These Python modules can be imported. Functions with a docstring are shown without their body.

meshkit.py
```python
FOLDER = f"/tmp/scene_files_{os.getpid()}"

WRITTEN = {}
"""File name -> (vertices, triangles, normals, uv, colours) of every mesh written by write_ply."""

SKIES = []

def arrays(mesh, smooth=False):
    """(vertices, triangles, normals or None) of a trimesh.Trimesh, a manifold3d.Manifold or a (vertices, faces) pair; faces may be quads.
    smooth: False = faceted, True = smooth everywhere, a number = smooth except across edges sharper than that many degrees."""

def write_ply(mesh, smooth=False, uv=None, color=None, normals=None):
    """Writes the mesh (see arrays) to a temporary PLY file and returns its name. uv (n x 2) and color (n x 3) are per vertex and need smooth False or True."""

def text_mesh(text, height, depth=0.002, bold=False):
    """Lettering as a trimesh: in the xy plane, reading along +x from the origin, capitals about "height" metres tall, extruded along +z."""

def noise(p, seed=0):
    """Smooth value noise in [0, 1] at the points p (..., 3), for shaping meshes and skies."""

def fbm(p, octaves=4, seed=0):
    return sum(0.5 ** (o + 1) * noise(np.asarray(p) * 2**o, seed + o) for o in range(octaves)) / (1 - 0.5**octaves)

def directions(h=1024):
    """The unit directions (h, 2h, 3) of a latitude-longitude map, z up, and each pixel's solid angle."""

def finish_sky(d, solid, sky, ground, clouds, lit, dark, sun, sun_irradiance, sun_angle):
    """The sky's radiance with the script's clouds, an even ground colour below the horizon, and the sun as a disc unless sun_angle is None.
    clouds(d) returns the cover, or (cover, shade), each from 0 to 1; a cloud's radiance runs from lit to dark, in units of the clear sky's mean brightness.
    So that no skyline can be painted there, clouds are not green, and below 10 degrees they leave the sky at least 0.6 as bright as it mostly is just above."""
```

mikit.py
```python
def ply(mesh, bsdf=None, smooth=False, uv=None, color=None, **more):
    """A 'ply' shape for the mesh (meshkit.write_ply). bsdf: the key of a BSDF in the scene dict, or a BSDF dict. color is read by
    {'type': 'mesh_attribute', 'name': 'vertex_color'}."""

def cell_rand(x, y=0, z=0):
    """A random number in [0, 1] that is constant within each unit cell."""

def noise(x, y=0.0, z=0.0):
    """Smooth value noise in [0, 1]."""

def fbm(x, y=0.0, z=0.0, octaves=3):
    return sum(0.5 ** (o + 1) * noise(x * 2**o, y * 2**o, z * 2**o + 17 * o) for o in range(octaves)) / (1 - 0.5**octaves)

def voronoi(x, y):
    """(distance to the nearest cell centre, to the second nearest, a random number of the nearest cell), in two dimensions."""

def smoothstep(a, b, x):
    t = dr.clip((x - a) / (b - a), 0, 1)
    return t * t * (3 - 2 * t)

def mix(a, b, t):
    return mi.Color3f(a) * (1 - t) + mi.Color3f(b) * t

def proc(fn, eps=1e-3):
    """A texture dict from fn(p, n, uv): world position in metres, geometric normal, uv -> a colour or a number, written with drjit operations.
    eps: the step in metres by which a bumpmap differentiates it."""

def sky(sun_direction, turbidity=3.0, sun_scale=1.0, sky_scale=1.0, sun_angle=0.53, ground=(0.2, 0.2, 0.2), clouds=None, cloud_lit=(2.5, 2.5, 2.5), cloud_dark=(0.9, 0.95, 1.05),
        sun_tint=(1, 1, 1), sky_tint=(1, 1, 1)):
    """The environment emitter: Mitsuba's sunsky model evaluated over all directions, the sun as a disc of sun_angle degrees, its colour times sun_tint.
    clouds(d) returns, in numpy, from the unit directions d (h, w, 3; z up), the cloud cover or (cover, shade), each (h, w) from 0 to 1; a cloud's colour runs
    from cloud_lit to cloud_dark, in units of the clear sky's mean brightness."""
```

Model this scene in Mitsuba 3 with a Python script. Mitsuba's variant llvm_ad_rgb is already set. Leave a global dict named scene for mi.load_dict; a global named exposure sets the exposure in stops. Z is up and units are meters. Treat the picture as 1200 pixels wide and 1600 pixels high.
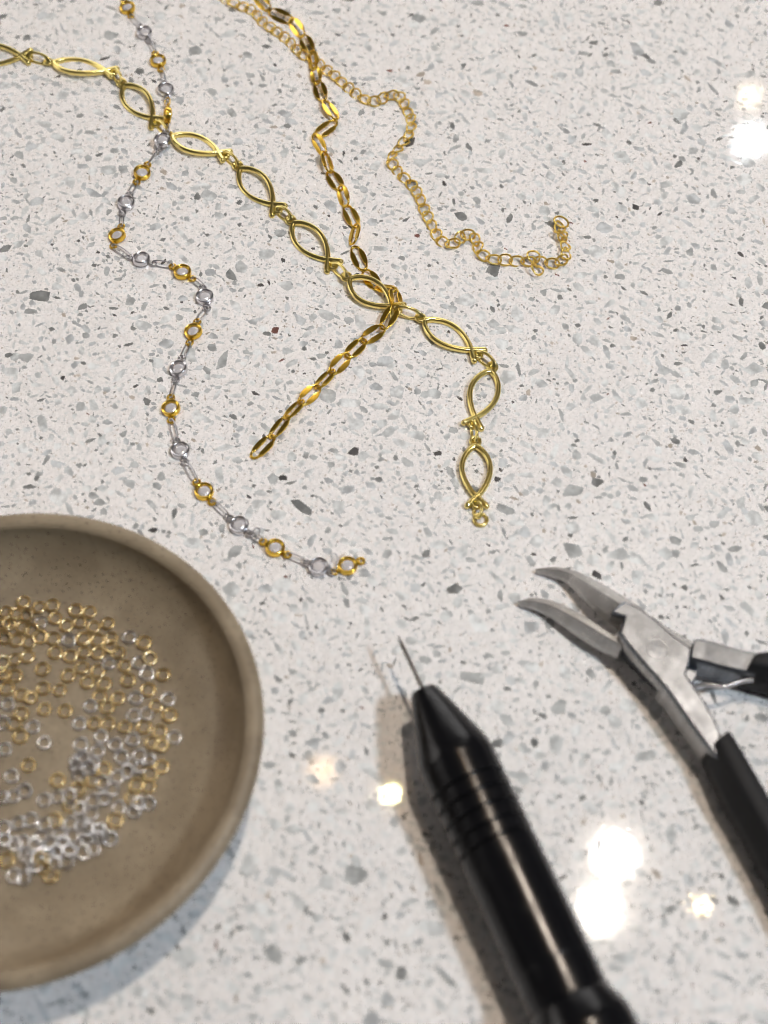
import math
import numpy as np
import trimesh
import mapbox_earcut
import mitsuba as mi
import drjit as dr
import mikit
import meshkit
from mikit import fbm, noise, smoothstep, mix

T = mi.ScalarTransform4f
scene, labels = {}, {}
MM = 1e-3
# ------------------------------------------------------------------ camera, lamps, exposure
PITCH, FPX, SCALE = math.radians(61.0), 2220.0, 7.5          # downward pitch, focal length in photo pixels, px per mm at the centre
DIST = FPX / SCALE                                           # mm from the lens to the counter along the axis
CAM = np.array([0.0, -DIST * math.cos(PITCH), DIST * math.sin(PITCH)])
scene['camera'] = {'type': 'thinlens', 'fov': 2 * math.degrees(math.atan(600 / FPX)), 'fov_axis': 'x',
                   'aperture_radius': 0.0024, 'focus_distance': 0.322, 'near_clip': 0.005, 'far_clip': 20.0,
                   'to_world': T().look_at(origin=(CAM * MM).tolist(), target=[0, 0, 0], up=[0, 0, 1])}
exposure = 0.6
LIGHT = 1.17 / 2.0 ** exposure                                            # the room is dim: every lamp is scaled down and the exposure is up


_vx, _vy, _vz = np.array([1.0, 0, 0]), np.array([0, -math.sin(PITCH), -math.cos(PITCH)]), np.array([0, math.cos(PITCH), -math.sin(PITCH)])


def P(px, py, h=0.0):
    """The point of the level plane z = h mm that the photo shows at this pixel."""
    r = FPX * _vz + (px - 600) * _vx + (py - 800) * _vy
    return CAM + r * (h - CAM[2]) / r[2]


def mirrored(px, py, height):
    """Where a lamp hangs, HEIGHT metres up, for the polished counter to mirror it at this pixel."""
    g = P(px, py) * MM
    r = g - CAM * MM
    return g + np.array([r[0], r[1], -r[2]]) / -r[2] * height


def thing(key, label, category, group=None, kind=None):
    labels[key] = {'label': label, 'category': category}
    if group:
        labels[key]['group'] = group
    if kind:
        labels[key]['kind'] = kind
    return key


def lamp(key, label, p, radius, radiance, group=None, weight=0.2):
    """A round lamp out of view: housing can and glowing diffuser, hung at p metres and aimed at the counter."""
    p, aim = np.array(p, float), (0, 0, 0)
    thing(key, label, 'lamp', group)
    n = (np.array(aim) - p) / np.linalg.norm(np.array(aim) - p)
    frame = trimesh.geometry.align_vectors([0, 0, 1], n)
    frame[:3, 3] = p
    disc = trimesh.creation.cylinder(radius, 0.004, sections=40)
    can = trimesh.creation.annulus(radius * 1.04, radius * 1.25, 0.05, sections=40)
    can.apply_translation([0, 0, -0.02])
    scene[key + '__diffuser'] = {**mikit.ply(disc, 'lamp_white'), 'emitter': {'type': 'area', 'sampling_weight': weight, 'radiance': {'type': 'rgb', 'value': [float(x) * LIGHT for x in radiance]}}, 'to_world': T(frame)}
    scene[key + '__housing'] = {**mikit.ply(can, 'lamp_white'), 'to_world': T(frame)}


def fill_panel(key, label, center, size, radiance):
    """An added glowing panel for soft fill light, standing upright out of view."""
    thing(key, label, 'fill_panel')
    c, z = np.array(center, float), np.array(size, float)
    m = trimesh.creation.box(z)
    m.apply_translation(c)
    scene[key + '__glow_face'] = {**mikit.ply(m, 'lamp_white'), 'emitter': {'type': 'area', 'sampling_weight': 1.5, 'radiance': {'type': 'rgb', 'value': [float(x) * LIGHT for x in radiance]}}}


scene['lamp_white'] = {'type': 'twosided', 'bsdf': {'type': 'diffuse', 'reflectance': {'type': 'rgb', 'value': [0.8, 0.8, 0.8]}}}
lamp('unseen_key_lamp', 'unseen cool white lamp high to the right that throws the long shadows to the left', (0.864, -0.351, 1.35), 0.075, np.array([1.0, 1.13, 1.27]) * 195, weight=3.0)  # lamp out of view, placed to cast the leftward shadows
lamp('ceiling_downlight', 'white ceiling downlight mirrored in the counter right of the black pen', mirrored(960, 1336, 1.9), 0.023, np.array([1.0, 0.85, 0.70]) * 1650, 'pair of white ceiling downlights', weight=2.5)
lamp('ceiling_downlight_001', 'white ceiling downlight mirrored just below the other one beside the pen', mirrored(938, 1422, 1.9), 0.021, np.array([1.0, 0.85, 0.70]) * 1650, 'pair of white ceiling downlights', weight=2.5)
lamp('unseen_warm_bulb', 'small warm lamp out of view, mirrored just left of the black pen', mirrored(609, 1240, 1.9), 0.0075, np.array([1.0, 0.55, 0.2]) * 900)  # unseen lamp, set for its small mirror spot in the counter
lamp('unseen_warm_lamp', 'warm lamp out of view, mirrored between the bowl and the pen', mirrored(505, 1205, 1.9), 0.02, np.array([1.0, 0.6, 0.26]) * 16)  # unseen lamp, gives the soft warm sheen beside the bowl
lamp('unseen_small_bulb', 'small warm lamp out of view, mirrored between the pen and the pliers grip', mirrored(1095, 1416, 1.9), 0.005, np.array([1.0, 0.6, 0.28]) * 500)  # unseen lamp, makes the tiny warm spot near the grip
lamp('far_downlight', 'white ceiling downlight mirrored at the top right of the counter', mirrored(1172, 218, 1.9), 0.027, np.array([0.95, 1.0, 1.02]) * 40)
lamp('far_warm_lamp', 'warm ceiling lamp mirrored above the white one at top right', mirrored(1172, 152, 1.9), 0.018, np.array([1.0, 0.8, 0.55]) * 30)
fill_panel('fill_panel', 'wide pale fill panel added far behind the top edge, seen only as glints in the metal', (0.1, 2.7, 1.15), (2.4, 0.02, 1.3), (2.0, 1.94, 1.9))  # added panel: soft fill from behind and glints for the metal
fill_panel('fill_panel_001', 'tall pale fill panel added far off to the left, seen only as glints in the metal', (-2.3, 0.5, 0.95), (0.02, 1.3, 1.2), (1.8, 1.7, 1.62))  # added panel: fills from the left and brightens the metal flanks
scene['room_glow'] = {'type': 'constant', 'sampling_weight': 0.4, 'radiance': {'type': 'rgb', 'value': [0.04 * LIGHT, 0.037 * LIGHT, 0.035 * LIGHT]}}


# ------------------------------------------------------------------ helpers (all lengths in mm)
def rgb(*c):
    return {'type': 'rgb', 'value': [float(x) for x in c]}


def put(key, mesh, bsdf, smooth=35, **kw):
    v, f = (mesh.vertices, mesh.faces) if hasattr(mesh, 'faces') else mesh
    scene[key] = mikit.ply((np.asarray(v) * MM, np.asarray(f)), bsdf, smooth, **kw)
    return key


def shape(mesh, bsdf, smooth=35):
    v, f = (mesh.vertices, mesh.faces) if hasattr(mesh, 'faces') else mesh
    return mikit.ply((np.asarray(v) * MM, np.asarray(f)), bsdf, smooth)


def at(d, m):
    m = np.array(m, float)
    m[:3, 3] *= MM
    return {**d, 'to_world': T(m)}


def axis_frame(p0, p1, roll=0.0, up=(0, 0, 1)):
    x = np.asarray(p1, float) - p0
    x /= np.linalg.norm(x)
    y = np.cross(up, x)
    y /= np.linalg.norm(y)
    z = np.cross(x, y)
    c, s = math.cos(math.radians(roll)), math.sin(math.radians(roll))
    m = np.eye(4)
    m[:3, 0], m[:3, 1], m[:3, 2], m[:3, 3] = x, c * y + s * z, c * z - s * y, p0
    return m


def join(*ms):
    return trimesh.util.concatenate([m if hasattr(m, 'faces') else trimesh.Trimesh(m[0], m[1], process=False) for m in ms])


def grid_faces(n, m, closed):
    i, j = np.meshgrid(np.arange(n if closed else n - 1), np.arange(m), indexing='ij')
    i2, j2 = (i + 1) % n, (j + 1) % m
    q = np.stack([i * m + j, i2 * m + j, i2 * m + j2, i * m + j2], -1).reshape(-1, 4)
    return np.vstack([q[:, [0, 2, 1]], q[:, [0, 3, 2]]])


def sweep(C, a, b, up=(0, 0, 1), closed=False, m=10, power=2.0):
    """A tube along C whose section is a (super)ellipse of half-width a across and half-height b along up."""
    C = np.asarray(C, float)
    n = len(C)
    a, b = np.broadcast_to(a, n).astype(float), np.broadcast_to(b, n).astype(float)
    if closed:
        t = np.roll(C, -1, 0) - np.roll(C, 1, 0)
    else:
        t = np.gradient(C, axis=0)
        e0, e1 = min(a[0], b[0]), min(a[-1], b[-1])
        t0, t1 = t[0] / np.linalg.norm(t[0]), t[-1] / np.linalg.norm(t[-1])
        k = np.sin(np.radians([12, 35, 62])), np.cos(np.radians([12, 35, 62]))
        C = np.vstack([C[0] - t0 * e0 * k[1][:, None], C, C[-1] + t1 * e1 * k[1][::-1, None]])
        a, b = np.r_[a[0] * k[0], a, a[-1] * k[0][::-1]], np.r_[b[0] * k[0], b, b[-1] * k[0][::-1]]
        t = np.vstack([np.repeat(t0[None], 3, 0), t, np.repeat(t1[None], 3, 0)])
        n += 6
    t /= np.linalg.norm(t, axis=1, keepdims=True)
    u = np.broadcast_to(np.asarray(up, float), t.shape)
    lat = np.cross(u, t)
    lat /= np.linalg.norm(lat, axis=1, keepdims=True)
    hi = np.cross(t, lat)
    ph = (np.arange(m) + 0.5) * 2 * np.pi / m
    c, s = np.cos(ph), np.sin(ph)
    ex = 2 / np.broadcast_to(power, n).astype(float)[:, None]
    c, s = np.sign(c) * abs(c)[None] ** ex, np.sign(s) * abs(s)[None] ** ex
    v = C[:, None] + (a[:, None] * c)[..., None] * lat[:, None] + (b[:, None] * s)[..., None] * hi[:, None]
    v, f = v.reshape(-1, 3), grid_faces(n, m, closed)
    if not closed:
        k = len(v)
        v = np.vstack([v, C[:1], C[-1:]])
        j = np.arange(m)
        f = np.vstack([f, np.stack([j * 0 + k, j, (j + 1) % m], 1), np.stack([j * 0 + k + 1, (n - 1) * m + (j + 1) % m, (n - 1) * m + j], 1)])
    return trimesh.Trimesh(v, f, process=False)


def circle(r, n=28, ry=None, gap=0.0, z=0.0):
    a = np.linspace(gap / 2, 2 * np.pi - gap / 2, n, endpoint=gap > 0)
    return np.stack([r * np.cos(a), (ry or r) * np.sin(a), np.full(n, z)], 1)


def torus(r, w, h=None, n=28, m=8, ry=None):
    return sweep(circle(r, n, ry), w, h or w, closed=True, m=m)


def revolve(profile, n=96):
    """profile: (radius, height) pairs from the outside bottom round to the inside bottom; ends on the axis are closed."""
    p = np.asarray(profile, float)
    a = np.arange(n) * 2 * np.pi / n
    v = np.stack([p[:, None, 0] * np.cos(a), p[:, None, 0] * np.sin(a), np.repeat(p[:, 1:], n, 1)], -1).reshape(-1, 3)
    f = grid_faces(len(p), n, False)
    m = trimesh.Trimesh(v, f[:, ::-1], process=False)
    return m


def spline(pts, n, closed=False):
    """Catmull-Rom through the points, n samples a span."""
    p = np.asarray(pts, float)
    q = np.vstack([p[-1:], p, p[:2]]) if closed else np.vstack([2 * p[0] - p[1], p, 2 * p[-1] - p[-2]])
    out = []
    for i in range(len(p) if closed else len(p) - 1):
        a, b, c, d = q[i], q[i + 1], q[i + 2], q[i + 3]
        t = (np.arange(n) / n)[:, None]
        out.append(0.5 * (2 * b + (c - a) * t + (2 * a - 5 * b + 4 * c - d) * t ** 2 + (3 * b - a - 3 * c + d) * t ** 3))
    if not closed:
        out.append(p[-1:])
    return np.vstack(out)


def resample(p, step):
    s = np.r_[0, np.cumsum(np.linalg.norm(np.diff(p, axis=0), axis=1))]
    n = max(2, int(round(s[-1] / step)) + 1)
    x = np.linspace(0, s[-1], n)
    return np.stack([np.interp(x, s, p[:, k]) for k in range(p.shape[1])], 1)


def slab(outline, z0, z1, c):
    """A plate of this outline (n x 2, counter-clockwise) with its top edge bevelled by c in two steps."""
    p = np.asarray(outline, float)
    if np.sum(p[:, 0] * np.roll(p[:, 1], -1) - np.roll(p[:, 0], -1) * p[:, 1]) < 0:
        p = p[::-1]
    n = len(p)
    e = np.roll(p, -1, 0) - p
    e /= np.linalg.norm(e, axis=1, keepdims=True)
    nrm = np.stack([-e[:, 1], e[:, 0]], 1)
    mit = nrm + np.roll(nrm, 1, 0)
    mit /= np.maximum((mit * mit).sum(1, keepdims=True) / 2, 0.6)
    rings = [(0, z0), (0, z1 - c), (c * 0.3, z1 - c * 0.3), (c, z1)]
    v = np.vstack([np.c_[p + mit * k, np.full(n, z)] for k, z in rings])
    f = grid_faces(len(rings), n, False)
    top = mapbox_earcut.triangulate_float64(np.ascontiguousarray(v[-n:, :2]), np.array([n], np.uint32)).reshape(-1, 3).astype(int)
    f = np.vstack([f[:, ::-1], top + 3 * n, top[:, ::-1]])
    m = trimesh.Trimesh(v, f, process=False)
    if m.volume < 0:
        m.invert()
    return m


def loft(stations, section, n=6):
    """stations: (point A, point B, z bottom, z top) in mm; section: (u across from A to B, w up) points, counter-clockwise."""
    rows = np.array([[*a[:2], *b[:2], z0, z1] for a, b, z0, z1 in stations], float)
    rows = spline(rows, n)
    s = np.asarray(section, float)
    A, B, z0, z1 = rows[:, None, 0:2], rows[:, None, 2:4], rows[:, None, 4], rows[:, None, 5]
    xy = A + (B - A) * s[None, :, :1]
    z = z0 + (z1 - z0) * s[None, :, 1]
    v = np.concatenate([xy, z[..., None]], -1)
    k, m = v.shape[:2]
    ends = v.mean(1)
    f = grid_faces(k, m, False)
    j = np.arange(m)
    f = np.vstack([f, np.stack([j * 0 + k * m, j, (j + 1) % m], 1), np.stack([j * 0 + k * m + 1, (k - 1) * m + (j + 1) % m, (k - 1) * m + j], 1)])
    m = trimesh.Trimesh(np.vstack([v.reshape(-1, 3), ends[:1], ends[-1:]]), f, process=False)
    if m.volume < 0:
        m.invert()
    return m


# ------------------------------------------------------------------ materials
def metal(name, color, rough, var=0.0):
    scene[name] = {'type': 'twosided', 'bsdf': {'type': 'principled', 'base_color': rgb(*color), 'metallic': 1.0, 'roughness': rough, 'specular': 0.5}}


metal('pale_gold', (0.92, 0.76, 0.27), 0.2)
metal('rich_gold', (0.88, 0.58, 0.09), 0.17)
metal('chain_gold', (0.93, 0.68, 0.17), 0.22)
metal('ring_gold', (1.0, 0.78, 0.40), 0.2)
metal('ring_silver', (0.95, 0.94, 0.95), 0.19)
metal('silver', (0.66, 0.65, 0.67), 0.2)
metal('needle_steel', (0.13, 0.12, 0.115), 0.3)


def scratches(x, y):
    """Fine worn lines in a few directions."""
    out = 0.0
    for k, (a, f) in enumerate(((0.5, 7.0), (1.35, 6.0), (2.4, 8.0))):
        u, v = x * math.cos(a) + y * math.sin(a), -x * math.sin(a) + y * math.cos(a)
        out = out + smoothstep(0.80, 0.92, noise(u * 0.45 + 9 * k, v * f, 1.0 + k))
    return dr.clip(out, 0, 1)


def steel_rough(p, n, uv):
    x, y, z = p.x * 1000, p.y * 1000, p.z * 1000
    return 0.29 + 0.14 * fbm(x * 0.5, y * 0.5, z * 0.5) - 0.13 * scratches(x, y)


def steel_color(p, n, uv):
    x, y = p.x * 1000, p.y * 1000
    k = fbm(x * 0.45 + 7, y * 0.45, 0.0)
    s = smoothstep(0.66, 0.80, noise(x * 1.6, y * 1.6, 3.0))
    return mix((0.158, 0.172, 0.193), (0.118, 0.128, 0.143), smoothstep(0.3, 0.7, k)) * (1 - 0.15 * s) * (1 + 0.5 * scratches(x, y))


scene['brushed_steel'] = {'type': 'twosided', 'bsdf': {'type': 'principled', 'base_color': mikit.proc(steel_color), 'metallic': 1.0, 'roughness': mikit.proc(steel_rough)}}


def jaw_color(p, n, uv):
    x, y = p.x * 1000, p.y * 1000
    return mix((0.52, 0.51, 0.50), (0.44, 0.43, 0.42), smoothstep(0.3, 0.7, fbm(x * 0.6, y * 0.6, 3.0))) * (1 + 0.3 * scratches(x, y))


scene['worn_steel'] = {'type': 'twosided', 'bsdf': {'type': 'principled', 'base_color': mikit.proc(jaw_color), 'metallic': 0.85, 'roughness': 0.5}}


def foam_bump(p, n, uv):
    x, y, z = p.x * 1000, p.y * 1000, p.z * 1000
    return fbm(x * 4, y * 4, z * 4)


scene['black_rubber'] = {'type': 'twosided', 'bsdf': {'type': 'bumpmap', 'arbitrary': mikit.proc(foam_bump, 5e-5), 'scale': 6e-5,
                         'bsdf': {'type': 'principled', 'base_color': rgb(0.010, 0.010, 0.011), 'roughness': 0.6, 'specular': 0.25}}}


_pa, _pb = P(662, 1080, 9.5), P(885, 1556, 9.5)
_pd = (_pb - _pa) / np.linalg.norm(_pb - _pa)


def lathe_rough(p, n, uv):
    x, y, z = p.x * 1000, p.y * 1000, p.z * 1000
    return 0.19 + 0.05 * noise(x * 9, y * 9, z * 9) + 0.08 * smoothstep(0.52, 0.75, fbm(x * 0.35, y * 0.35, z * 0.35))


def lathe_lines(p, n, uv):
    t = (p.x * float(_pd[0]) + p.y * float(_pd[1])) * 1000
    return noise(t * 5.5, 0.0, 0.0) + 0.5 * noise(t * 12, 3.0, 0.0)


scene['black_anodised'] = {'type': 'twosided', 'bsdf': {'type': 'bumpmap', 'arbitrary': mikit.proc(lathe_lines, 3e-5), 'scale': 3e-6,
                           'bsdf': {'type': 'principled', 'base_color': rgb(0.004, 0.004, 0.005), 'roughness': mikit.proc(lathe_rough), 'specular': 0.32}}}
scene['groove_black'] = {'type': 'twosided', 'bsdf': {'type': 'diffuse', 'reflectance': rgb(0.004, 0.004, 0.004)}}
scene['crystal'] = {'type': 'twosided', 'bsdf': {'type': 'principled', 'base_color': rgb(0.56, 0.545, 0.56), 'metallic': 0.3, 'roughness': 0.22, 'specular': 0.9}}
scene['crystal_foil'] = {'type': 'twosided', 'bsdf': {'type': 'principled', 'base_color': rgb(0.78, 0.77, 0.78), 'metallic': 0.8, 'roughness': 0.3}}


def clay(p, n, uv):
    x, y, z = p.x * 1000, p.y * 1000, p.z * 1000
    k = fbm(x * 0.12, y * 0.12, z * 0.12)
    base = mix((0.245, 0.195, 0.132), (0.190, 0.148, 0.098), smoothstep(0.3, 0.7, k))
    fine = noise(x * 2.2, y * 2.2, z * 2.2)
    d, _, r = mikit.voronoi(x * 0.55 + z * 0.31, y * 0.55 + z * 0.17)
    spot = smoothstep(0.17, 0.08, d) * smoothstep(0.55, 0.62, r)
    d2, _, r2 = mikit.voronoi(x * 1.3 + 9 + z * 0.5, y * 1.3 - z * 0.4)
    spot2 = smoothstep(0.24, 0.12, d2) * smoothstep(0.62, 0.7, r2)
    c = base * (0.93 + 0.14 * fine)
    return mix(c, (0.085, 0.062, 0.045), dr.clip(spot * 0.75 + spot2 * 0.45, 0, 1))


def clay_bump(p, n, uv):
    x, y, z = p.x * 1000, p.y * 1000, p.z * 1000
    return fbm(x * 1.5, y * 1.5, z * 1.5) + 0.8 * noise(dr.sqrt(dr.square(x + 67.2) + dr.square(y + 53.9)) * 0.7, z * 0.5, 0.0)


scene['stoneware'] = {'type': 'twosided', 'bsdf': {'type': 'bumpmap', 'arbitrary': mikit.proc(clay_bump, 1e-4), 'scale': 5e-5,
                      'bsdf': {'type': 'principled', 'base_color': mikit.proc(clay), 'roughness': 0.5, 'specular': 0.35}}}

GLOSS = {'roughness': 0.03, 'specular': 0.5}


def quartz(p, n, uv):
    x, y = p.x * 1000, p.y * 1000
    k = fbm(x * 0.25, y * 0.25, 0.0)
    c = mix((0.775, 0.747, 0.73), (0.725, 0.697, 0.68), k)
    g = noise(x * 2.4, y * 2.4, 1.0)
    c = c * (0.90 + 0.17 * g)
    # fine crushed grit: pale glassy grains and tiny brownish ones
    d, _, r = mikit.voronoi(x * 1.15, y * 1.15)
    grain = smoothstep(0.36, 0.24, d + 0.16 * noise(x * 4, y * 4, 2.0)) * smoothstep(0.45, 0.5, r)
    c = mix(c, (0.60, 0.60, 0.59), 0.8 * grain)
    d2, _, r2 = mikit.voronoi(x * 2.1 + 31, y * 2.1)
    speck = smoothstep(0.27, 0.15, d2 + 0.12 * noise(x * 7, y * 7, 4.0)) * smoothstep(0.62, 0.7, r2)
    return mix(c, mix((0.36, 0.31, 0.27), (0.42, 0.42, 0.41), r2 * 3 - 2), 0.85 * speck)


def quartz_bump(p, n, uv):
    x, y = p.x * 1000, p.y * 1000
    return noise(x * 0.8, y * 0.8, 0.0) + 0.35 * noise(x * 2.5, y * 2.5, 5.0)


scene['quartz'] = {'type': 'bumpmap', 'arbitrary': mikit.proc(quartz_bump, 1e-4), 'scale': 1.6e-6, 'bsdf': {'type': 'principled', 'base_color': mikit.proc(quartz), **GLOSS}}
CHIPS = {'chip_clear': (0.60, 0.607, 0.60), 'chip_pale': (0.515, 0.525, 0.52), 'chip_bluish': (0.45, 0.462, 0.466), 'chip_grey': (0.35, 0.357, 0.352),
         'chip_slate': (0.20, 0.203, 0.198), 'chip_dark': (0.085, 0.082, 0.08), 'chip_brown': (0.17, 0.085, 0.07), 'chip_tan': (0.42, 0.37, 0.32)}


def chip_fn(col, seed):
    def fn(p, n, uv):
        x, y = p.x * 1000, p.y * 1000
        k = fbm(x * 0.6 + seed, y * 0.6, 0.0)
        g = noise(x * 3 + seed, y * 3, 0.0)
        return mi.Color3f(*col) * (0.74 + 0.5 * smoothstep(0.2, 0.8, k)) * (0.93 + 0.12 * g)
    return fn


for i, (name, col) in enumerate(CHIPS.items()):
    scene[name] = {'type': 'principled', 'base_color': mikit.proc(chip_fn(col, 13.7 * i)), **GLOSS}
scene['speck_quartz'] = {'type': 'principled', 'base_color': {'type': 'mesh_attribute', 'name': 'vertex_color'}, **GLOSS}

# ------------------------------------------------------------------ the countertop with its stone chips
thing('countertop', 'polished white quartz countertop full of grey and brown stone chips', 'countertop', kind='structure')
del labels['countertop']['category']
X0, X1, Y0, Y1 = -600.0, 600.0, -500.0, 700.0
slab_mesh = trimesh.creation.box([X1 - X0, Y1 - Y0, 30.0])
slab_mesh.apply_translation([(X0 + X1) / 2, (Y0 + Y1) / 2, -15.0])
put('countertop', slab_mesh, 'quartz', False)

rng = np.random.default_rng(7)
occupied = {}


def free(x, y, r):
    R = 6.0
    gx, gy = int(x // R), int(y // R)
    for i in (-1, 0, 1):
        for j in (-1, 0, 1):
            for (a, b, s) in occupied.get((gx + i, gy + j), ()):
                if (a - x) ** 2 + (b - y) ** 2 < (0.76 * (s + r)) ** 2:
                    return False
    occupied.setdefault((gx, gy), []).append((x, y, r))
    return True


def shard(x, y, r, z, aspect, n):
    """One angular chip, its face polished nearly level: outline points round a centre."""
    a = np.sort((np.arange(n) + rng.uniform(-0.42, 0.42, n)) * 2 * np.pi / n)
    q = rng.uniform(0.72, 1.12, n)
    p = np.stack([np.cos(a) * q * r, np.sin(a) * q * r / aspect], 1)
    if n >= 6 and rng.random() < 0.3:
        p[rng.integers(n)] *= 0.55
    if n >= 5:                                   # knock some corners off so that not every corner is sharp
        out = []
        for i in range(n):
            if rng.random() < 0.3:
                out += [p[i] * 0.78 + p[i - 1] * 0.22, p[i] * 0.78 + p[(i + 1) % n] * 0.22]
            else:
                out.append(p[i])
        p = np.array(out)
    t = rng.uniform(0, 2 * np.pi) if rng.random() < 0.55 else rng.normal(-0.6, 0.5)
    c, s = math.cos(t), math.sin(t)
    p = p @ np.array([[c, s], [-s, c]])
    tilt = rng.normal(0, 0.002, 2)
    zz = np.maximum(z + p @ tilt, 0.009)
    m = len(p)
    v = np.vstack([[[x, y, z]], np.c_[p + [x, y], zz]])
    i = np.arange(m)
    return v, np.stack([i * 0, 1 + i, 1 + (i + 1) % m], 1)


LX0, LX1, LY0, LY1 = -165.0, 165.0, -160.0, 220.0
kinds = list(CHIPS)
weights = np.array([0.30, 0.27, 0.19, 0.14, 0.058, 0.010, 0.003, 0.029])
area = (LX1 - LX0) * (LY1 - LY0)
big = []
for k, (bx, by, br) in enumerate([(432, 516, 1.35), (652, 368, 0.95), (553, 705, 1.5), (683, 709, 1.0), (777, 749, 0.9), (238, 828, 1.2)]):   # odd dark stones that the photo shows
    x, y, _ = P(bx, by)
    free(x, y, br)
    big.append((br, 'chip_brown' if k < 2 else 'chip_dark', shard(x, y, br, 0.03, 1.25, 6)))
for radius, count in ((2.4, 0.005), (1.8, 0.021), (1.35, 0.046), (1.0, 0.08), (0.7, 0.15), (0.48, 0.24)):
    for _ in range(int(area * count)):
        x, y = rng.uniform(LX0, LX1), rng.uniform(LY0, LY1)
        r = radius * rng.uniform(0.8, 1.25)
        if not free(x, y, r * 0.8):
            continue
        w = weights * ([1.7, 1.4, 1, 0.7, 0.35, 0.3, 0.2, 0.05] if radius > 1.5 else [1.1, 1.1, 1, 1, 1, 1, 0.6, 0.3] if radius > 0.8 else [0.6, 0.7, 1, 1.7, 2.4, 1.5, 1.2, 1.6])
        kind = kinds[rng.choice(len(kinds), p=w / w.sum())]
        aspect = rng.uniform(1.05, 2.2) if rng.random() < 0.68 else rng.uniform(2.2, 4.0)
        big.append((r, kind, shard(x, y, r, 0.026 + 0.01 * rng.random(), aspect, int(rng.integers(5, 8)))))


def in_view(v):
    d = v[0] - CAM
    zc = d @ _vz
    u, w = 600 + FPX * (d @ _vx) / zc, 800 + FPX * (d @ _vy) / zc
    return (0 < u < 1200 and 0 < w < 1600), FPX / zc


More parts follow.
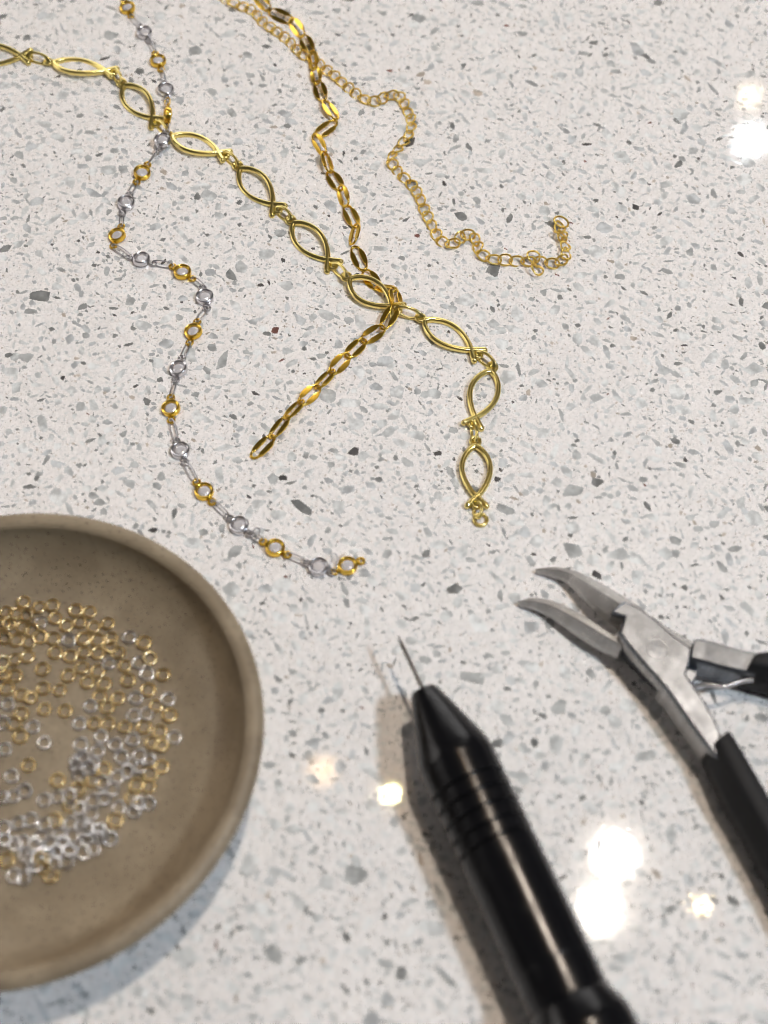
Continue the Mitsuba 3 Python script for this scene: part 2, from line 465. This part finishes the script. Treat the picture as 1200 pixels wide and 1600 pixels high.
score = []
for i, (r, kind, (v, f)) in enumerate(big):
    seen, px = in_view(v)
    score.append(r * px if seen else 0)
order = np.argsort(score)[::-1]
for n, i in enumerate(order[:300]):
    r, kind, m = big[i]
    put('countertop__chip' + (f'_{n:03d}' if n else ''), m, kind, False)
rest = {}
for i in order[300:]:
    rest.setdefault(big[i][1], []).append(big[i][2])
for n, (kind, ms) in enumerate(rest.items()):
    key = 'countertop__small_chips' + (f'_{n:03d}' if n else '')
    at0 = np.cumsum([0] + [len(v) for v, f in ms])
    put(key, (np.vstack([v for v, f in ms]), np.vstack([f + a for (v, f), a in zip(ms, at0)])), kind, False)
    labels[key] = {'kind': 'stuff'}
# fine specks, one mesh with a colour of its own for each
pal = np.array([[0.44, 0.38, 0.33], [0.34, 0.29, 0.25], [0.47, 0.47, 0.46], [0.38, 0.38, 0.38], [0.28, 0.26, 0.25], [0.60, 0.60, 0.60], [0.16, 0.13, 0.12], [0.78, 0.77, 0.76]])
vs, fs, cs, k = [], [], [], 0
for _ in range(int(area * 0.75)):
    x, y = rng.uniform(LX0, LX1), rng.uniform(LY0, LY1)
    r = 0.13 + 0.26 * rng.random() ** 1.9
    if not free(x, y, r * 0.7):
        continue
    v, f = shard(x, y, r, 0.017 + 0.006 * rng.random(), rng.uniform(1, 2.2), int(rng.integers(4, 6)))
    vs.append(v), fs.append(f + k), cs.append(np.repeat(pal[rng.choice(8, p=[.22, .16, .22, .16, .09, .07, .03, .05])][None] * rng.uniform(0.85, 1.2), len(v), 0))
    k += len(v)
scene['countertop__specks'] = mikit.ply((np.vstack(vs) * MM, np.vstack(fs)), 'speck_quartz', False, color=np.clip(np.vstack(cs), 0, 1))
labels['countertop__specks'] = {'kind': 'stuff'}

# ------------------------------------------------------------------ the stoneware bowl
thing('bowl', 'shallow beige speckled stoneware bowl with rounded rim, holding jump rings', 'bowl')
BC = np.array([-67.2, -53.9])
FLOOR = 3.65
prof = [(0.01, 0.5), (24, 0.5), (25, 0.0), (29, 0.0), (30.2, 0.5), (35, 2.6), (40, 7.2), (43.4, 12.6), (44.7, 16.2)]
prof += [(43.2 + 1.85 * math.cos(t), 17.0 + 1.75 * math.sin(t)) for t in np.radians([0, 30, 60, 90, 120, 150])]
prof += [(41.3, 16.4), (40.6, 14.0), (39.2, 11.0), (37.0, 8.2), (34.2, 6.2), (31.0, 5.0), (27.0, 4.45), (20, 4.25), (10, 4.2), (0.01, 4.2)]
prof = spline(np.array(prof) * [1.006, 1.0], 3)
prof[:, 1] = np.where(prof[:, 1] < 16.6, prof[:, 1] * 0.87, prof[:, 1] - 16.6 * 0.13)
bowl_mesh = revolve(prof, 160)
w = 0.35 * np.sin(np.arctan2(bowl_mesh.vertices[:, 1], bowl_mesh.vertices[:, 0]) * 3 + 1.0) * np.clip(bowl_mesh.vertices[:, 2] / 18, 0, 1)
bowl_mesh.vertices[:, :2] *= (1 + w / 60)[:, None]
bowl_mesh.vertices += [BC[0], BC[1], 0]
put('bowl', bowl_mesh, 'stoneware', True)


# ------------------------------------------------------------------ chain of fish links
thing('fish_chain', 'pale gold chain of open fish outline links lying diagonally across the counter', 'chain')


def fish_mesh():
    L, W, t = 12.0, 3.0, np.linspace(0, 1, 34)
    tail = 2.15
    out = []
    for sgn in (1, -1):
        x = t * (L + tail)
        s = x / L
        y = W * np.where(s < 1, np.sin(np.pi * np.clip(s, 0, 1) ** 0.86) ** 0.80, -(s - 1) * L / W * 0.92)
        C = np.stack([x, sgn * y, np.full_like(x, 0.0)], 1)
        C = np.vstack([C[:1], resample(C, 0.42)[1:]])
        k = np.linspace(0, 1, len(C))
        a = 0.58 + 0.06 * np.clip((k - 0.8) / 0.2, 0, 1)
        out.append(sweep(C, a, 0.64 + 0.06 * np.clip((k - 0.8) / 0.2, 0, 1) + (0.03 if sgn > 0 else 0), m=12, power=2.6))
    return join(*out)


def flat_ring(x, r=1.0, w=0.30):
    m = torus(r, w, n=24, m=8)
    m.apply_translation([x, 0, 0])
    return m


FISH = [((-48, 84), (32, 88), 8, 0.72), ((84, 98), (164, 111), -14, 0.72), ((194, 134), (238, 184), 10, 0.72), ((270, 213), (341, 239), -10, 0.72), ((376, 264), (426, 319), 12, 0.72),
        ((459, 349), (512, 406), 10, 0.72), ((547, 436), (611, 478), 6, 1.5), ((664, 501), (736, 547), -6, 0.72), ((767, 580), (743, 652), -8, 0.72), ((743, 697), (745, 776), 0, 0.9)]
body, nose, tail_loop = shape(fish_mesh(), 'pale_gold', 40), shape(flat_ring(-1.15, 1.0, 0.38), 'pale_gold', True), shape(flat_ring(13.7, 0.9, 0.40), 'pale_gold', True)
joint_ring = shape(torus(1.2, 0.36, n=24, m=8), 'pale_gold', True)
rng = np.random.default_rng(3)
frames = []
for i, (a, b, roll, z) in enumerate(FISH):
    a, b = P(*a, z), P(*b, z)
    m = axis_frame(a, b, roll)
    m[:3, 0] *= np.linalg.norm(b - a) / 12.0
    frames.append(m)
    key = 'fish_chain__fish_link' + (f'_{i:03d}' if i else '')
    scene[key] = at(body, m)
    scene[key + '__nose_loop'] = at(nose, m)
    scene[key + '__tail_loop'] = at(tail_loop, m)
for i in range(len(FISH)):
    p = (frames[i] @ [14.0, 0, 0, 1])[:3]
    q = (frames[i + 1] @ [-1.45, 0, 0, 1])[:3] if i + 1 < len(FISH) else p + [0.2, -2.6, 0]
    m = axis_frame(p, q, 62 + rng.uniform(-12, 12))
    m[:3, 3] = (p + q) / 2 + [0, 0, 0.35]
    m[:3, 0] *= max(0.85, (np.linalg.norm(q - p) / 2 + 0.45) / 1.25)
    scene['fish_chain__joint_ring' + (f'_{i:03d}' if i else '')] = at(joint_ring, m)
end = sweep(circle(1.35, 26, gap=0.5), 0.38, 0.38, m=10)
m = axis_frame(P(751, 812, 0.5), P(760, 806, 0.5))
scene['fish_chain__end_ring'] = at(shape(end, 'pale_gold', True), m)

# ------------------------------------------------------------------ flat hammered link chain
thing('hammered_chain', 'rich gold chain of flattened hammered oval links, doubled over the fish chain', 'chain')


def hammered_link(L=6.3, W=2.5):
    h, r = L / 2 - W / 2, W / 2 - 0.28
    pts = []
    for s in np.linspace(-1, 1, 17):
        pts.append([s * h, -r * (1 + 0.16 * (1 - s * s)), 0])
    for t in np.linspace(-75, 75, 9):
        pts.append([h + 0.95 * r * math.cos(math.radians(t)), r * math.sin(math.radians(t)), 0])
    for s in np.linspace(1, -1, 17):
        pts.append([s * h, r * (1 + 0.16 * (1 - s * s)), 0])
    for t in np.linspace(105, 255, 9):
        pts.append([-h + 0.95 * r * math.cos(math.radians(t)), r * math.sin(math.radians(t)), 0])
    C = np.array(pts)
    flat = np.clip((1 - (abs(C[:, 0]) / (h * 0.96)) ** 3), 0, 1) * (abs(C[:, 1]) > 0.6 * r)
    flat = flat ** 0.7
    # the hammered pads are flat leaves, the ends round wire
    return sweep(C, 0.25 + 0.36 * flat, 0.26 - 0.11 * flat, closed=True, m=16, power=2 + 7 * flat)


HL = 6.3
hlink = shape(hammered_link(), 'rich_gold', 30)
NODES = [(396, -14, 1.0), (423, 17, 1.0), (455, 31, 1.1), (473, 54, 1.2), (487, 80, 1.6), (492, 106, 2.2), (496, 127, 1.6), (505, 153, 1.2), (527, 186, 1.3), (491, 212, 1.4), (507, 239, 1.0),
         (515, 267, 1.0), (532, 293, 1.0), (541, 320, 1.0), (557, 352, 1.1), (551, 379, 1.0), (571, 424, 0.9), (590, 448, 0.7), (616, 451, 1.6), (620, 474, 3.0), (598, 511, 2.0), (568, 530, 1.0),
         (543, 554, 1.0), (519, 579, 1.0), (496, 604, 1.0), (471, 627, 1.0), (448, 651, 1.0), (425, 681, 1.0), (396, 711, 0.9)]
ROLL = [34, 30, 44, 19, 46, 36, 20, -20, -6, 52, -40, 6, 46, -4, 44, 10, 14, -21, -30, 4, -20, 2, -19, 26, -18, 30, 24, 8, 12]
pts = [P(*n) for n in NODES]
for i in range(len(pts) - 1):
    a, b = pts[i], pts[i + 1]
    m = axis_frame((a + b) / 2, b, ROLL[i])
    m[:3, 0] *= float(np.clip((np.linalg.norm(b - a) + 1.6) / HL, 0.72, 1.25))
    m[2, 3] = max(0.28 + 1.15 * abs(math.sin(math.radians(ROLL[i]))), m[2, 3] - 0.55 + 0.5 * abs(math.sin(math.radians(ROLL[i]))))
    scene['hammered_chain__link' + (f'_{i:03d}' if i else '')] = at(hlink, m)

# ------------------------------------------------------------------ thin curb chain
thing('curb_chain', 'thin gold curb chain of open wire links snaking across the upper right', 'chain')
q4 = [(100, 10), (195, 40), (260, 80), (290, 125), (350, 165), (420, 215), (460, 250), (500, 300), (550, 325), (600, 345), (640, 385), (700, 430), (760, 480), (820, 530), (880, 570), (950, 580),
      (990, 550), (1040, 530), (1090, 570), (1110, 620), (1140, 680), (1135, 740), (1110, 790), (1060, 850), (1010, 900)]
q5 = [(190, 530), (205, 570), (255, 600), (295, 650), (325, 710), (345, 760), (370, 815), (400, 870), (425, 920), (480, 945), (525, 925), (548, 885), (590, 888), (620, 930), (615, 970), (650, 995),
      (690, 1020), (760, 1025), (825, 1025), (880, 1030), (960, 1030), (1030, 1045), (1075, 1020), (1085, 965), (1065, 915), (1050, 870), (1048, 825)]
route = [(330 + x / 3.636, y / 3.636) for x, y in q4] + [(560 + x / 3.333, 100 + y / 3.333) for x, y in q5]
route = [(340, -16)] + route
line = spline(np.array([P(x, y, 0.65) for x, y in route]), 8)
line = resample(line, 2.72)


def curb_link(L=3.3, W=2.4, r=0.235):
    t = np.linspace(0, 2 * np.pi, 30, endpoint=False)
    x, y = L / 2 * np.sign(np.cos(t)) * abs(np.cos(t)) ** 0.9, W / 2 * np.sin(t) * (1 - 0.12 * np.cos(t) ** 4)
    z = 0.38 * np.sin(2 * t)                       # the twist of a curb link
    return sweep(np.stack([x, y, z], 1), r, r, closed=True, m=8)


clinks = [shape(curb_link(3.35 + d, 2.35 - d), 'chain_gold', True) for d in (-0.15, 0.0, 0.2)]
rng = np.random.default_rng(11)
for i in range(len(line) - 1):
    a, b = line[i], line[i + 1]
    m = axis_frame((a + b) / 2, b, 27 + rng.uniform(-14, 14))
    m[2, 3] += rng.uniform(-0.1, 0.35)
    scene['curb_chain__link' + (f'_{i:03d}' if i else '')] = at(clinks[i % 3], m)
n0 = len(line) - 1
for k, (a, b, roll) in enumerate([((826, 393), (842, 408), 20), ((832, 412), (846, 428), -15), ((870, 343), (884, 350), 40), ((868, 362), (884, 368), -30)]):
    a, b = P(*a, 1.5), P(*b, 1.2)
    m = axis_frame((a + b) / 2, b, roll)
    scene[f'curb_chain__link_{n0 + k:03d}'] = at(clinks[k % 3], m)

# ------------------------------------------------------------------ two-tone chain of crystal bezels
thing('bezel_chain', 'thin mixed silver and gold chain of round crystal bezels on the left', 'chain')


def bezel_mesh():
    cup = revolve([(1.15, -0.62), (1.45, -0.62), (1.72, -0.35), (1.75, 0.25), (1.67, 0.54), (1.52, 0.64), (1.34, 0.58), (1.22, 0.40), (1.15, 0.05), (1.12, -0.40), (1.15, -0.62)], 32)
    arms = [sweep(np.array([[s * 1.55, 0, -0.15], [s * 2.15, 0, -0.12]]), 0.30, 0.26, m=8) for s in (1, -1)]
    return join(cup, *arms)


def crystal_mesh():
    ring = lambda r, z, n, o=0.0: np.stack([r * np.cos((np.arange(n) + o) * 2 * np.pi / n), r * np.sin((np.arange(n) + o) * 2 * np.pi / n), np.full(n, z)], 1)
    v = np.vstack([ring(0.70, 0.34, 8), ring(0.98, 0.24, 8, 0.5), ring(1.20, 0.02, 16), [[0, 0, -0.44]]])
    return trimesh.convex.convex_hull(v)


loop_mesh = torus(0.60, 0.23, 0.21, n=18, m=8)
connector = sweep(np.array([[2.0 * math.cos(t) * (1 if abs(math.cos(t)) < 2 else 1), 0.72 * np.sign(math.sin(t)) * abs(math.sin(t)) ** 0.8, 0] for t in np.linspace(0, 2 * np.pi, 32, endpoint=False)]), 0.15, 0.15, closed=True, m=7)
bez = {k: shape(bezel_mesh(), k, 40) for k in ('silver', 'rich_gold')}
lop = {k: shape(loop_mesh, k, True) for k in ('silver', 'rich_gold')}
con = {k: shape(connector, k, True) for k in ('silver', 'rich_gold')}
foil = shape(revolve([(0.01, -0.48), (1.12, -0.48)], 24), 'crystal_foil', False)
gem = shape(crystal_mesh(), 'crystal', False)
ST = [(186, -32, 's', 1, 0), (199, 12, 'g', 1, 0), (226, 51, 's', 1, 0), (247, 95, 'g', 1, 0), (259, 140, 's', 1, 0), (262, 180, 'g', 2.2, 74), (254, 219, 's', 2.7, 0), (222, 270, 'g', 1, 0), (197, 317, 's', 1, 0), (183, 368, 'g', 1, 0),
      (221, 405, 's', 1, -10), (285, 425, 'g', 1, 0), (320, 464, 's', 1, 0), (302, 518, 'g', 1, 0), (279, 576, 's', 1, 0), (267, 638, 'g', 1, 0), (282, 704, 's', 1, 0), (319, 768, 'g', 1, 0),
      (374, 821, 's', 1, 0), (430, 856, 'g', 1, 0), (498, 886, 's', 1, 0), (543, 884, 'g', 1, 0)]
AX = {9: (-25, 62), 10: (60, 16), 20: (40, 14), 21: (30, -12), 5: (2, 40), 6: (-16, 40)}
rng = np.random.default_rng(5)
bz, nl, nc = [], 0, 0
pos = [P(x, y, z * 0.72) for x, y, c, z, r in ST]
for i, (x, y, c, z, roll) in enumerate(ST):
    mat = 'silver' if c == 's' else 'rich_gold'
    if i in AX:
        d = P(x + AX[i][0], y + AX[i][1], z * 0.72) - pos[i]
    else:
        a, b = pos[max(i - 1, 0)], pos[min(i + 1, len(pos) - 1)]
        d = (pos[i] - a) / np.linalg.norm(pos[i] - a + 1e-9) + (b - pos[i]) / np.linalg.norm(b - pos[i] + 1e-9)
        d[2] = 0
    m = axis_frame(pos[i], pos[i] + d, roll + rng.uniform(-9, 9))
    m[:3, :3] *= 1.17
    bz.append(m)
    key = 'bezel_chain__bezel_link' + (f'_{i:03d}' if i else '')
    scene[key] = at(bez[mat], m)
    scene[key + '__foil'] = at(foil, m)
    scene[key + '__crystal'] = at(gem, m)
    for s in (1, -1):
        o = np.eye(4)
        o[:3, 3] = [s * 2.5, 0, -0.15]
        scene[key + '__loop' + ('_001' if s < 0 else '')] = at(lop[mat], m @ o)
for i in range(len(ST) - 1):
    p, q = (bz[i] @ [2.62, 0, -0.1, 1])[:3], (bz[i + 1] @ [-2.62, 0, -0.1, 1])[:3]
    if i == 20:
        q = p + [0.4, 3.2, 1.2]
    m = axis_frame(p, q, rng.uniform(15, 50))
    m[:3, 3] = (p + q) / 2 + [0, 0, 0.12]
    m[:3, 0] *= max(0.55, (np.linalg.norm(q - p) / 2 + 0.35) / 2.0)
    scene['bezel_chain__connector' + (f'_{i:03d}' if i else '')] = at(con['rich_gold' if i in (4,) else 'silver'], m)
m = axis_frame(P(398, 835, 1.0), P(404, 826, 2.6), 20)
scene['bezel_chain__connector_021'] = at(con['silver'], m)

# ------------------------------------------------------------------ jump rings in the bowl
A1 = [(150, 170), (245, 200), (330, 190), (475, 220), (560, 230), (40, 230), (100, 240), (170, 250), (-255, 290), (345, 265), (415, 310), (500, 290), (675, 300), (585, 320), (20, 300), (60, 300), (140, 320), (200, 340),
      (695, 390), (610, 400), (520, 390), (-430, 400), (330, 390), (250, 380), (180, 410), (100, 400), (30, 390), (-810, 385), (900, 420), (345, 475), (440, 500), (525, 475), (610, 480), (690, 440), (740, 480), (170, 500),
      (90, 520), (20, 540), (-680, 545), (780, 560), (-870, 540), (940, 520), (510, 570), (610, 590), (265, 580), (425, 620), (90, 620), (30, 620), (545, 660), (650, 670), (800, 650), (-920, 610), (1020, 620), (270, 700),
      (370, 710), (40, 700), (130, 740), (620, 750), (735, 760), (-850, 760), (925, 710), (-1050, 770), (190, 760), (275, 830), (405, 840), (-565, 810), (670, 820), (-835, 870), (975, 810), (1060, 870), (-915, 860),
      (130, 860), (-50, 800), (-495, 920), (590, 920), (675, 920), (780, 940), (900, 940), (1000, 970), (90, 920), (-20, 920), (-205, 940), (125, 1000), (-630, 1000), (-830, 1020), (-1090, 1010), (-505, 1050), (-610, 1090),
      (-720, 1050), (950, 1040), (1010, 1060), (-275, 1040), (-760, 1130), (-870, 1120), (-930, 1150), (175, 1180), (-30, 1080), (-480, 1150), (-580, 1170), (1010, 1190)]
A2 = [(-70, 265), (360, 290), (-80, 390), (-155, 360), (-15, 400), (-275, 415), (-360, 395), (-435, 390), (-480, 210), (-490, 260), (-560, 220), (-520, 160), (650, 220), (580, 290), (-640, 310), (-730, 270), (-800, 240),
      (-880, 210), (940, 250), (930, 330), (850, 320), (-700, 350), (490, 350), (440, 450), (-580, 420), (-650, 410), (-740, 460), (820, 400), (-870, 440), (-840, 490), (-930, 440), (-570, 500), (-500, 470), (340, 540),
      (-280, 570), (-190, 540), (-115, 560), (-20, 590), (-440, 560), (-510, 570), (-550, 600), (-620, 600), (720, 540), (-640, 640), (-690, 660), (-370, 630), (-255, 650), (-450, 640), (-550, 650), (-220, 690), (-140, 680),
      (-95, 690), (-30, 670), (-390, 680), (-320, 690), (-580, 720), (-520, 740), (-435, 735), (-350, 740), (-300, 760), (-160, 760), (-200, 790), (40, 790), (260, 790), (-220, 830), (-345, 810), (-420, 800), (270, 840),
      (320, 890), (-85, 890), (-150, 900)]
rings = [(abs(x) / 4, 900 + y / 4, 'silver' if x < 0 else 'ring_gold') for x, y in A1] + [(abs(x) / 4, 1150 + y / 4 - 4, 'silver' if x < 0 else 'ring_gold') for x, y in A2]
ring_mesh = sweep(circle(1.20, 26, gap=0.10), 0.315, 0.305, m=12, power=2.2)
rshape = {k: shape(ring_mesh, m, True) for k, m in (('silver', 'ring_silver'), ('ring_gold', 'ring_gold'))}
rng = np.random.default_rng(21)
placed, count = [], {'silver': 0, 'ring_gold': 0}
for x, y, mat in rings:
    p = P(x, y, FLOOR + 0.6)
    near = sum(1 for q in placed if np.hypot(*(q[:2] - p[:2])) < 2.3)
    near0 = sum(1 for q in placed if np.hypot(*(q[:2] - p[:2])) < 1.2)
    tilt = rng.uniform(0, 6) + (rng.uniform(6, 28) if near else 0)
    rr = np.hypot(*(p[:2] - BC))
    fl = np.interp(rr, [0, 20, 27, 31, 34.2], [3.65, 3.7, 3.87, 4.35, 5.4])
    z = fl + 0.24 + 1.3 * math.sin(math.radians(tilt)) * 0.9 + 0.45 * min(near0, 2)
    placed.append(p)
    m = trimesh.transformations.euler_matrix(math.radians(tilt), 0, rng.uniform(0, 6.28), 'sxyz')
    m = trimesh.transformations.rotation_matrix(rng.uniform(0, 6.28), [0, 0, 1]) @ m
    m[:3, :3] *= rng.uniform(0.94, 1.06)
    m[:3, 3] = [p[0], p[1], z]
    base = 'silver_jump_ring' if mat == 'silver' else 'gold_jump_ring'
    key = base + (f'_{count[mat]:03d}' if count[mat] else '')
    count[mat] += 1
    scene[key] = at(rshape[mat], m)
    if mat == 'silver':
        thing(key, 'small silver jump ring lying loose among the rings in the beige bowl', 'jump ring', 'silver jump rings in the bowl')
    else:
        thing(key, 'small gold jump ring lying loose among the rings in the beige bowl', 'jump ring', 'gold jump rings in the bowl')

# ------------------------------------------------------------------ black pen-shaped welding stylus
thing('welding_stylus', 'black metal pen-shaped handpiece with a bare needle tip and five grip grooves', 'stylus')
AH = 9.5
s0, s1 = P(662, 1080, AH), P(885, 1556, AH)
sm = axis_frame(s0, s1)


def lathe(profile, n=64):
    """profile: (distance along the axis, radius)."""
    p = np.array(profile, float)
    m = revolve(np.c_[np.maximum(p[:, 1], 0.004), p[:, 0]], n)
    m.vertices = m.vertices[:, [2, 0, 1]]
    return m


def part(key, mesh, bsdf, smooth=25):
    scene[key] = at(shape(mesh, bsdf, smooth), sm)


part('welding_stylus__needle', lathe([(-12.45, 0.02), (-12.3, 0.08), (-10.6, 0.32), (-10.2, 0.37), (1.0, 0.37)], 20), 'needle_steel', True)
part('welding_stylus__nose_cone', lathe([(0.6, 0.55), (0.05, 0.7), (0.0, 2.45), (0.25, 2.72), (3.7, 3.95), (8.5, 5.55), (12.6, 6.85), (14.4, 7.22), (15.1, 7.22)]), 'black_anodised', 28)
g = [(14.9, 7.0), (15.15, 7.27)]
for s in (20.2, 23.2, 26.2, 29.2, 32.0):
    g += [(s - 0.42, 7.27), (s - 0.30, 7.12), (s - 0.27, 6.4), (s + 0.27, 6.4), (s + 0.30, 7.12), (s + 0.42, 7.27)]
g += [(33.0, 7.27), (53.8, 7.27), (53.95, 7.2)]
part('welding_stylus__grip_sleeve', lathe(g), 'black_anodised', 25)
part('welding_stylus__lower_sleeve', lathe([(53.9, 7.1), (54.0, 7.2), (54.15, 7.27), (60.2, 7.27), (60.4, 7.1), (60.6, 6.9)]), 'black_anodised', 25)
part('welding_stylus__rear_body', lathe([(60.3, 6.6), (60.6, 7.1), (61.0, 7.35), (64.2, 8.7), (65.2, 8.95), (66, 9.0), (128, 9.0), (131, 8.0), (132, 3.2), (132, 0.01)]), 'black_anodised', 25)

# ------------------------------------------------------------------ bent-nose pliers
thing('pliers', 'steel bent-nose jewellery pliers with open jaws and black foam grips', 'pliers')


def Z(x, y, h):
    return P(780 + 0.35 * x, 860 + 0.35 * y, h)


def stations(rows):
    return [(Z(*a, (z0 + z1) / 2), Z(*b, (z0 + z1) / 2), z0, z1) for a, b, z0, z1 in rows]


JAW = [(0.0, 0.20), (0.0, 0.52), (0.05, 0.62), (0.34, 0.95), (0.42, 1.0), (0.72, 0.97), (0.95, 0.66), (1.0, 0.5), (1.0, 0.18), (0.85, 0.02), (0.15, 0.0)][::-1]
upper = stations([((168, 98), (163, 84), 0.4, 1.9), ((232, 111), (230, 76), 0.5, 3.0), ((305, 139), (310, 87), 0.7, 4.3), ((375, 205), (400, 121), 0.9, 6.0), ((440, 262), (500, 180), 1.2, 7.6), ((518, 318), (590, 236), 1.6, 8.8),
                  ((560, 350), (650, 275), 1.8, 9.0)])
put('pliers__jaw', loft(upper, JAW), 'worn_steel', 32)
lower = stations([((90, 245), (85, 229), 0.4, 1.9), ((150, 259), (140, 213), 0.5, 3.1), ((226, 290), (215, 221), 0.6, 4.2), ((302, 340), (300, 254), 0.9, 5.3), ((385, 394), (392, 304), 1.2, 6.3), ((458, 436), (475, 364), 1.4, 6.9),
                  ((530, 470), (560, 420), 1.5, 7.0)])
put('pliers__jaw_001', loft(lower, JAW), 'worn_steel', 32)
plate = [(508, 262), (520, 300), (546, 318), (556, 300), (558, 285), (562, 300), (535, 365), (560, 402), (605, 458), (650, 510), (690, 552), (730, 598), (770, 650), (805, 702), (860, 780), (920, 862), (972, 925), (1002, 850),
         (962, 745), (912, 662), (870, 602), (842, 562), (836, 545), (850, 512), (858, 470), (862, 440), (848, 424), (830, 411), (770, 371), (720, 322), (680, 291), (640, 262), (600, 240), (550, 215)]
plate = [(535, 365), (560, 402), (605, 458), (650, 510), (690, 552), (730, 598), (770, 650), (805, 702), (860, 780), (920, 862), (972, 925), (1002, 850),
         (962, 745), (912, 662), (870, 602), (842, 562), (836, 545), (850, 512), (858, 470), (862, 440), (848, 424), (830, 411), (770, 371), (720, 322), (680, 291), (640, 262), (600, 240), (560, 222), (510, 262), (500, 280), (556, 296), (550, 328)]
put('pliers__joint_plate', slab([Z(x, y, 9.2)[:2] for x, y in plate], 8.1, 9.2, 0.5), 'brushed_steel', 30)
put('pliers__joint_core', slab([Z(x, y, 9.2)[:2] for x, y in plate], 5.4, 8.1, 0.02), 'worn_steel', 30)
arm = [(722, 596), (770, 650), (805, 702), (860, 780), (920, 862), (972, 925), (1002, 850), (962, 745), (912, 662), (870, 602), (842, 562), (800, 560)]
put('pliers__arm', slab([Z(x, y, 9.2)[:2] + [0.06, 0.03] for x, y in arm], 1.6, 5.5, 0.05), 'worn_steel', 30)
under = [(510, 385), (548, 425), (600, 488), (640, 528), (700, 585), (760, 600), (850, 600), (880, 560), (885, 440), (850, 402), (780, 360), (690, 300), (610, 290), (540, 350)]
put('pliers__lower_plate', slab([Z(x, y, 5.2)[:2] for x, y in under], 1.6, 5.2, 0.1), 'brushed_steel', 30)
BAR = [(0.0, 0.08), (0.0, 0.86), (0.06, 0.96), (0.14, 1.0), (0.86, 1.0), (0.94, 0.96), (1.0, 0.86), (1.0, 0.08), (0.92, 0.0), (0.08, 0.0)]
put('pliers__arm_001', loft(stations([((845, 520), (862, 420), 1.8, 8.6), ((900, 535), (900, 424), 1.8, 8.6), ((960, 552), (950, 435), 1.8, 8.5), ((1060, 575), (1060, 466), 1.8, 8.4), ((1160, 590), (1180, 492), 1.8, 8.3)]), BAR), 'brushed_steel', 25)
stamped_mark = revolve([(0.01, 0.07), (1.55, 0.07), (1.70, 0.042), (1.85, 0.042), (2.0, 0.072), (2.15, 0.05), (2.2, -0.1)], 48)  # round stamped emblem on the joint plate
stamped_mark.apply_translation(Z(705, 440, 9.2))
stamped_mark.vertices[:, 2] -= 0.04
arc = sweep(circle(0.85, 18, gap=1.6) + Z(705, 440, 9.2) + [0, 0, 0.07], 0.13, 0.06, m=8)
stamped_mark = join(stamped_mark, arc)
put('pliers__stamped_mark', stamped_mark, 'brushed_steel', 25)
GRIP = [(0.0, 0.22), (0.0, 0.50), (0.05, 0.64), (0.30, 0.92), (0.42, 1.0), (0.80, 1.0), (0.94, 0.92), (1.0, 0.76), (1.0, 0.2), (0.9, 0.05), (0.75, 0.0), (0.25, 0.0), (0.1, 0.05)]


def gp(x, y, h):
    return P(x, y, h)


gr = [((1094, 1190), (1136, 1146), 0.4, 10.4), ((1098, 1196), (1141, 1150), 0.1, 11.0), ((1122, 1253), (1168, 1194), 0.1, 11.2), ((1153, 1308), (1200, 1249), 0.1, 11.2), ((1188, 1373), (1240, 1318), 0.1, 11.2), ((1230, 1455), (1290, 1405), 0.1, 11.2),
      ((1280, 1560), (1345, 1518), 0.1, 11.0), ((1320, 1660), (1390, 1630), 0.1, 10.6), ((1352, 1740), (1405, 1722), 1.0, 9.5)]
put('pliers__grip', loft([(gp(*a, 2.4), gp(*b, 8.2), z0, z1) for a, b, z0, z1 in gr], GRIP, 4), 'black_rubber', 40)
gr = [((1152, 1070), (1177, 1026), 0.4, 9.8), ((1156, 1074), (1186, 1022), 0.1, 10.4), ((1200, 1086), (1215, 1024), 0.1, 10.6), ((1290, 1116), (1305, 1050), 0.1, 10.6), ((1400, 1170), (1425, 1104), 0.1, 10.6), ((1520, 1250), (1555, 1186), 0.1, 10.4), ((1640, 1350), (1672, 1300), 0.6, 9.8)]
put('pliers__grip_001', loft([(gp(*a, 2.4), gp(*b, 8.2), z0, z1) for a, b, z0, z1 in gr], GRIP, 4), 'black_rubber', 40)
wire = spline(np.array([Z(870, 606, 5.6), Z(905, 600, 6.0), Z(940, 601, 6.2), Z(990, 611, 6.3), Z(1040, 598, 6.4), Z(1085, 583, 6.4), Z(1130, 577, 6.4)]), 6)
put('pliers__spring', sweep(wire, 0.42, 0.55, m=10), 'silver', True)
